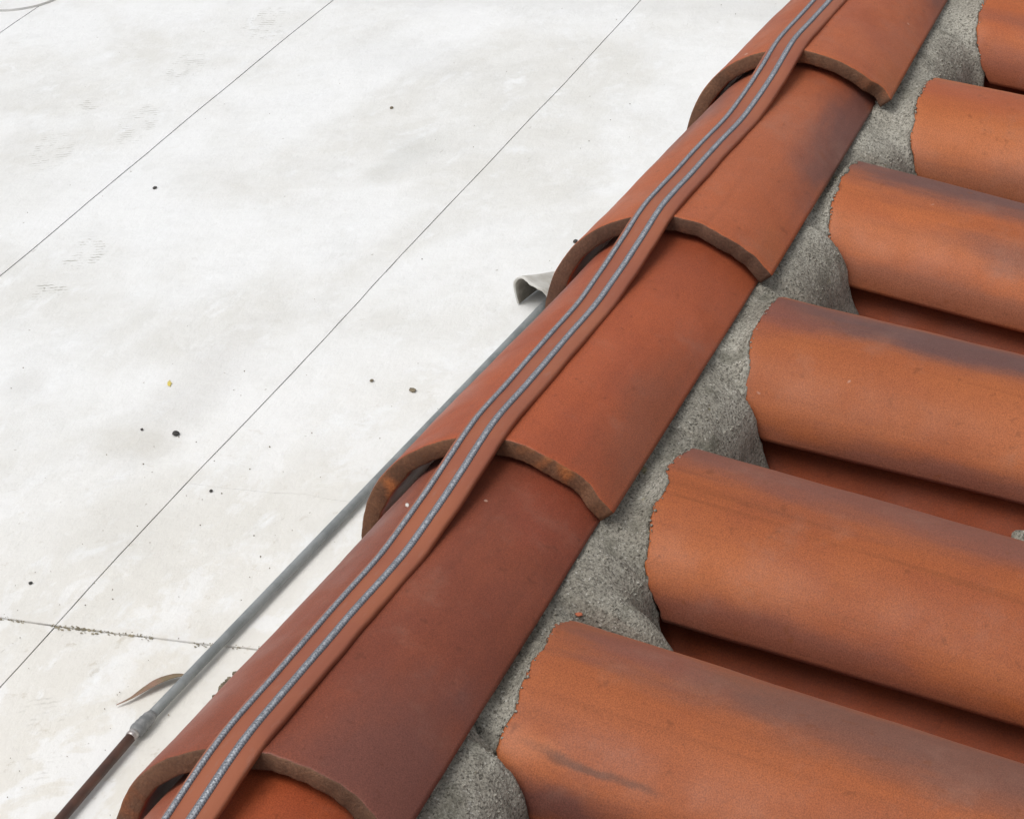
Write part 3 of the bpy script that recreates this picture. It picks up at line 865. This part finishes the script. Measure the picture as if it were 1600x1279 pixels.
# ------------------------------------------------------------------ vent flashing in the far left corner
vr = empty('vent_pipe', W(9.57, 6.86, ZF))
tag(vr, 'round vent flashing and grey pipe in the upper left corner of the white roof', 'vent pipe')
def disc(name, cx, cy, r, z0, z1, mat, parent, rin=0.0, seg=64):
    v, f = [], []
    for z in (z0, z1):
        for k in range(seg):
            a = 2 * math.pi * k / seg
            rr = r * (1 + 0.012 * fnoise(math.cos(a) * 1.5, math.sin(a) * 1.5, 4.0))
            v.append(W(cx, cy, ZF) + Vector((rr * math.cos(a), rr * math.sin(a), z)))
    for k in range(seg):
        f.append((k, (k + 1) % seg, seg + (k + 1) % seg, seg + k))
    if rin:
        for z in (z1, z0):
            for k in range(seg):
                a = 2 * math.pi * k / seg
                rr = rin * (1 + 0.012 * fnoise(math.cos(a) * 1.5, math.sin(a) * 1.5, 4.0))
                v.append(W(cx, cy, ZF) + Vector((rr * math.cos(a), rr * math.sin(a), z)))
        for q in (1, 2):
            for k in range(seg):
                f.append((q * seg + k, q * seg + (k + 1) % seg, (q + 1) * seg + (k + 1) % seg, (q + 1) * seg + k))
    else:
        f.append(tuple(range(seg, 2 * seg)))
    return mesh_obj(name, v, f, [mat], parent, False)
SEAL = simple_mat('grey_sealant', (0.48, 0.48, 0.47), (0.56, 0.55, 0.53), 30, 0.8)
disc('flashing', 9.57, 6.86, 0.094, -0.002, 0.0048, MEMBRANE, vr)
disc('sealant_ring', 9.57, 6.86, 0.0968, -0.002, 0.0056, SEAL, vr, 0.0945)
tube('pipe', [W(9.585, 6.97, ZF) + Vector((0, 0, 0.004 + 0.05 * i)) for i in range(8)], 0.024, simple_mat('vent_grey', (0.16, 0.16, 0.19), (0.2, 0.2, 0.22), 20, 0.5), vr)

# ------------------------------------------------------------------ lifted fold of membrane by the parapet
FOLD_OUT = simple_mat('dusty_membrane', (0.60, 0.59, 0.56), (0.48, 0.46, 0.42), 25, 0.8)
FOLD_IN = simple_mat('shaded_dusty_underside', (0.34, 0.32, 0.28), (0.22, 0.20, 0.17), 40, 0.9)  # dusty, and coloured darker to stand for the shade inside the fold
def flap():
    v, f = [], []
    nu, nv = 28, 16
    for side in (0, 1):
        for j in range(nv + 1):
            q = j / nv
            x = 6.15 + 0.40 * q
            w = 0.098 * (1 - 0.75 * q) ; h = 0.165 * (1 - q) ** 1.15 + 0.006
            for i in range(nu + 1):
                a = math.pi * i / nu
                t = 0.010 * side
                y = 2.175 + (w - t) * math.cos(a) * (1 + 0.06 * math.sin(3 * a))
                z = (h - t) * math.sin(a) ** 0.7 * (1 + 0.10 * math.sin(2 * a + 0.5) + 0.05 * fnoise(a * 2.0, q * 2.0, 6.0))
                xx = x - 0.05 * math.sin(a) * (1 - q) + 0.035 * math.cos(a) * (1 - q) + 0.008 * fnoise(a * 2.2, q * 3, 1)
                v.append(W(xx, y, ZF + 0.004 + max(0.0, z)))
    R = (nu + 1) * (nv + 1)
    for j in range(nv):
        for i in range(nu):
            a = j * (nu + 1) + i
            f.append((a, a + 1, a + nu + 2, a + nu + 1))
            b = a + R
            f.append((b, b + nu + 1, b + nu + 2, b + 1))
    for i in range(nu):
        f.append((i, i + R, i + 1 + R, i + 1))
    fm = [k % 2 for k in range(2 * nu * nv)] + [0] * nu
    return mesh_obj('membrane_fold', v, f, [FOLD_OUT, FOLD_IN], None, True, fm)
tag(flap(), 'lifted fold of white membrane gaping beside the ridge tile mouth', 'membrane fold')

# ------------------------------------------------------------------ leaf and litter on the flat roof
LEAF = NT('dry_leaf_skin')
_P = LEAF.pos()
_c = LEAF.mix(LEAF.ramp(LEAF.noise(_P, 45, 4), 0.35, 0.65), (0.27, 0.165, 0.12), (0.19, 0.15, 0.09))
LEAF_M = LEAF.done(_c, 0.7, LEAF.bump(LEAF.noise(_P, 200, 3), 0.4, 0.0006), 0.3)
SP = [(3.095, 2.512), (3.14, 2.478), (3.195, 2.452), (3.245, 2.425), (3.285, 2.39), (3.305, 2.358), (3.315, 2.335)]
WD = [0.002, 0.008, 0.017, 0.023, 0.019, 0.008, 0.002]
v, f = [], []
NL = 24
def cat(arr, t):
    t = max(0, min(0.9999, t)) * (len(arr) - 1); i = int(t); q = t - i
    g = lambda j: Vector(arr[max(0, min(len(arr) - 1, j))]) if isinstance(arr[0], tuple) else arr[max(0, min(len(arr) - 1, j))]
    a, b, c, d = g(i - 1), g(i), g(i + 1), g(i + 2)
    return 0.5 * ((2 * b) + (c - a) * q + (2 * a - 5 * b + 4 * c - d) * q * q + (3 * b - a - 3 * c + d) * q ** 3)
for i in range(NL + 1):
    t = i / NL
    p = cat(SP, t); d = (cat(SP, min(1, t + 0.02)) - cat(SP, max(0, t - 0.02))); d = d.normalized()
    nrm = Vector((-d.y, d.x)); w = cat(WD, t)
    lift = 0.005 + 0.004 * math.sin(math.pi * t)
    for k in range(5):
        q = (k - 2) / 2
        pp = p + nrm * w * q
        v.append(W(pp.x, pp.y, ZF + lift + 0.010 * abs(q) * (w / 0.027) - 0.006 * q * (w / 0.027)))
for i in range(NL):
    for k in range(4):
        a = i * 5 + k
        f.append((a, a + 1, a + 6, a + 5))
lf = mesh_obj('dry_leaf', v, f, [LEAF_M])
sm = lf.modifiers.new('solid', 'SOLIDIFY'); sm.thickness = 0.0006
tag(lf, 'narrow curled dry leaf lying against the grey conduit', 'leaf')

def bit(name, x, y, r, el, ang, mat, label, cat_, z=None, flat=0.5, group=None, seed=0):
    bm = bmesh.new()
    bmesh.ops.create_icosphere(bm, subdivisions=2, radius=1.0)
    for q in bm.verts:
        k = 1 + 0.35 * noise.noise(q.co * 1.6 + Vector((seed * 3.1, seed, 0)))
        c = q.co * k
        px, py = c.x * r * el, c.y * r
        q.co = Vector((px * math.cos(ang) - py * math.sin(ang), px * math.sin(ang) + py * math.cos(ang), (c.z * flat + flat * 0.6) * r))
    me = bpy.data.meshes.new(name); bm.to_mesh(me); bm.free()
    me.materials.append(mat)
    o = bpy.data.objects.new(name, me); COL.objects.link(o)
    o.location = W(x, y, ZF if z is None else z) + Vector((0, 0, 0.001))
    return tag(o, label, cat_, group)
DARK = simple_mat('dark_grit', (0.03, 0.03, 0.03), (0.06, 0.055, 0.05), 80, 0.8)
TAN = simple_mat('tan_grit', (0.22, 0.18, 0.12), (0.12, 0.10, 0.07), 80, 0.9)
YEL = simple_mat('yellow_chip', (0.62, 0.50, 0.10), (0.58, 0.49, 0.2), 60, 0.7)
LIT = 'litter on the white roof'
bit('black_chip', 4.838, 3.227, 0.0048, 1.5, 0.8, DARK, 'largest black chip lying on the white roof, left of the long seam', 'chip', group=LIT, seed=1)
bit('dark_crumb', 5.367, 2.41, 0.0042, 1.5, 1.0, TAN, 'oval brown crumb on white roof between the long seam and the red-brown ridge tile', 'crumb', group=LIT, seed=2)
bit('dark_crumb', 5.412, 2.615, 0.0030, 1.1, 0.3, TAN, 'small olive crumb left of the oval brown crumb', 'crumb', group=LIT, seed=3)
bit('black_chip', 7.063, 4.552, 0.0036, 1.5, 0.2, DARK, 'small dark chip just right of the far-left seam', 'chip', group=LIT, seed=4)
bit('dark_crumb', 8.194, 3.771, 0.0034, 1.6, 0.4, TAN, 'grey crumb between the two long seams near the top', 'crumb', group=LIT, seed=5)
bit('yellow_chip', 5.225, 3.468, 0.0030, 3.2, 0.55, YEL, 'thin yellow chip on the white roof', 'chip', flat=0.2, group=LIT, seed=6)
bit('black_chip', 6.82, 2.24, 0.0040, 1.5, 0.4, DARK, 'dark chip against the rim of the orange-brown ridge tile', 'chip', group=LIT, seed=7)
bit('black_chip', 4.458, 2.866, 0.0025, 1.3, 0.4, DARK, 'tiny dark chip touching the right side of the long seam', 'chip', group=LIT, seed=8)
bit('black_chip', 3.71, 3.227, 0.0026, 1.1, 0.4, DARK, 'round dark speck near the left edge above the cross seam', 'chip', group=LIT, seed=9)
bit('black_chip', 4.843, 3.387, 0.0022, 1.4, 0.6, DARK, 'tiny dark speck left of the largest black chip', 'chip', group=LIT, seed=10)

# fine grit nobody could count
rnd = random.Random(21)
v, f = [], []
for q in range(170):
    x = rnd.uniform(2.3, 10.0); y = rnd.uniform(2.0, 6.5)
    if rnd.random() < 0.45: x = rnd.uniform(2.4, 5.5); y = rnd.uniform(2.05, 3.3)
    r = rnd.choice((0.0018, 0.002, 0.0024, 0.0032)) * rnd.uniform(0.7, 1.2)
    b = len(v)
    for kk in range(5):
        a = kk / 5 * 6.283 + rnd.random() * 0.5
        v.append(W(x + r * math.cos(a), y + r * math.sin(a), ZF + 0.001))
    v.append(W(x, y, ZF + 0.003 + r))
    for kk in range(5):
        f.append((b + kk, b + (kk + 1) % 5, b + 5))
tag(mesh_obj('roof_grit', v, f, [TAN]), 'fine scattered grit on the white roof', 'grit', None, 'stuff')

# crumbs of old bedding stuck on the far flank of the maroon tile
rnd = random.Random(3)
bm = bmesh.new()
for q in range(16):
    a = math.radians(rnd.uniform(53, 60)); x = 0.335 + rnd.gauss(0, 0.022)
    R = 0.3055 - 0.052 * x + 0.003
    p = W(x, R * math.sin(a), R * math.cos(a))
    g_ = bmesh.ops.create_icosphere(bm, subdivisions=1, radius=rnd.uniform(0.0012, 0.0030))
    for w in g_['verts']:
        w.co = w.co * rnd.uniform(0.8, 1.2) + p
me = bpy.data.meshes.new('bedding_crumbs'); bm.to_mesh(me); bm.free(); me.materials.append(TAN)
o = bpy.data.objects.new('bedding_crumbs', me); COL.objects.link(o)
tag(o, 'clump of brown crumbs on the far flank of the maroon ridge tile', 'crumbs')

# loose bits lying on the mortar, the maroon tile and the strip
CHIP_O = simple_mat('broken_clay', (0.40, 0.12, 0.06), (0.34, 0.10, 0.05), 60, 0.9)
CHIP_W = simple_mat('white_plaster', (0.70, 0.68, 0.64), (0.6, 0.58, 0.54), 60, 0.9)
def put(o, p):
    o.location = p
put(bit('clay_chip', 0, 0, 0.0026, 1.5, 0.9, CHIP_O, 'small orange clay chip pressed into the mortar above the lowest cover tile', 'chip', flat=0.3, seed=11), slope(0.752, 0.237, 0.094))
put(bit('plaster_chip', 0, 0, 0.0013, 1.7, 0.5, CHIP_W, 'tiny white plaster chip on the maroon ridge tile beside the strip', 'chip', flat=0.5, seed=12), W(0.835, 0.107, 0.2425))
put(bit('dark_crumb', 0, 0, 0.0012, 1.2, 0.5, DARK, 'black crumb caught beside the wire above the maroon ridge tile', 'crumb', flat=0.8, seed=13), slope(0.792, -0.034, 0.223))
put(bit('mortar_crumb', 0, 0, 0.0060, 1.3, 0.2, MORTAR, 'mortar crumb in the trough at the right edge below the dark purple crowned tile', 'crumb', flat=0.7, seed=14), slope(1.60, 0.895, -0.070))
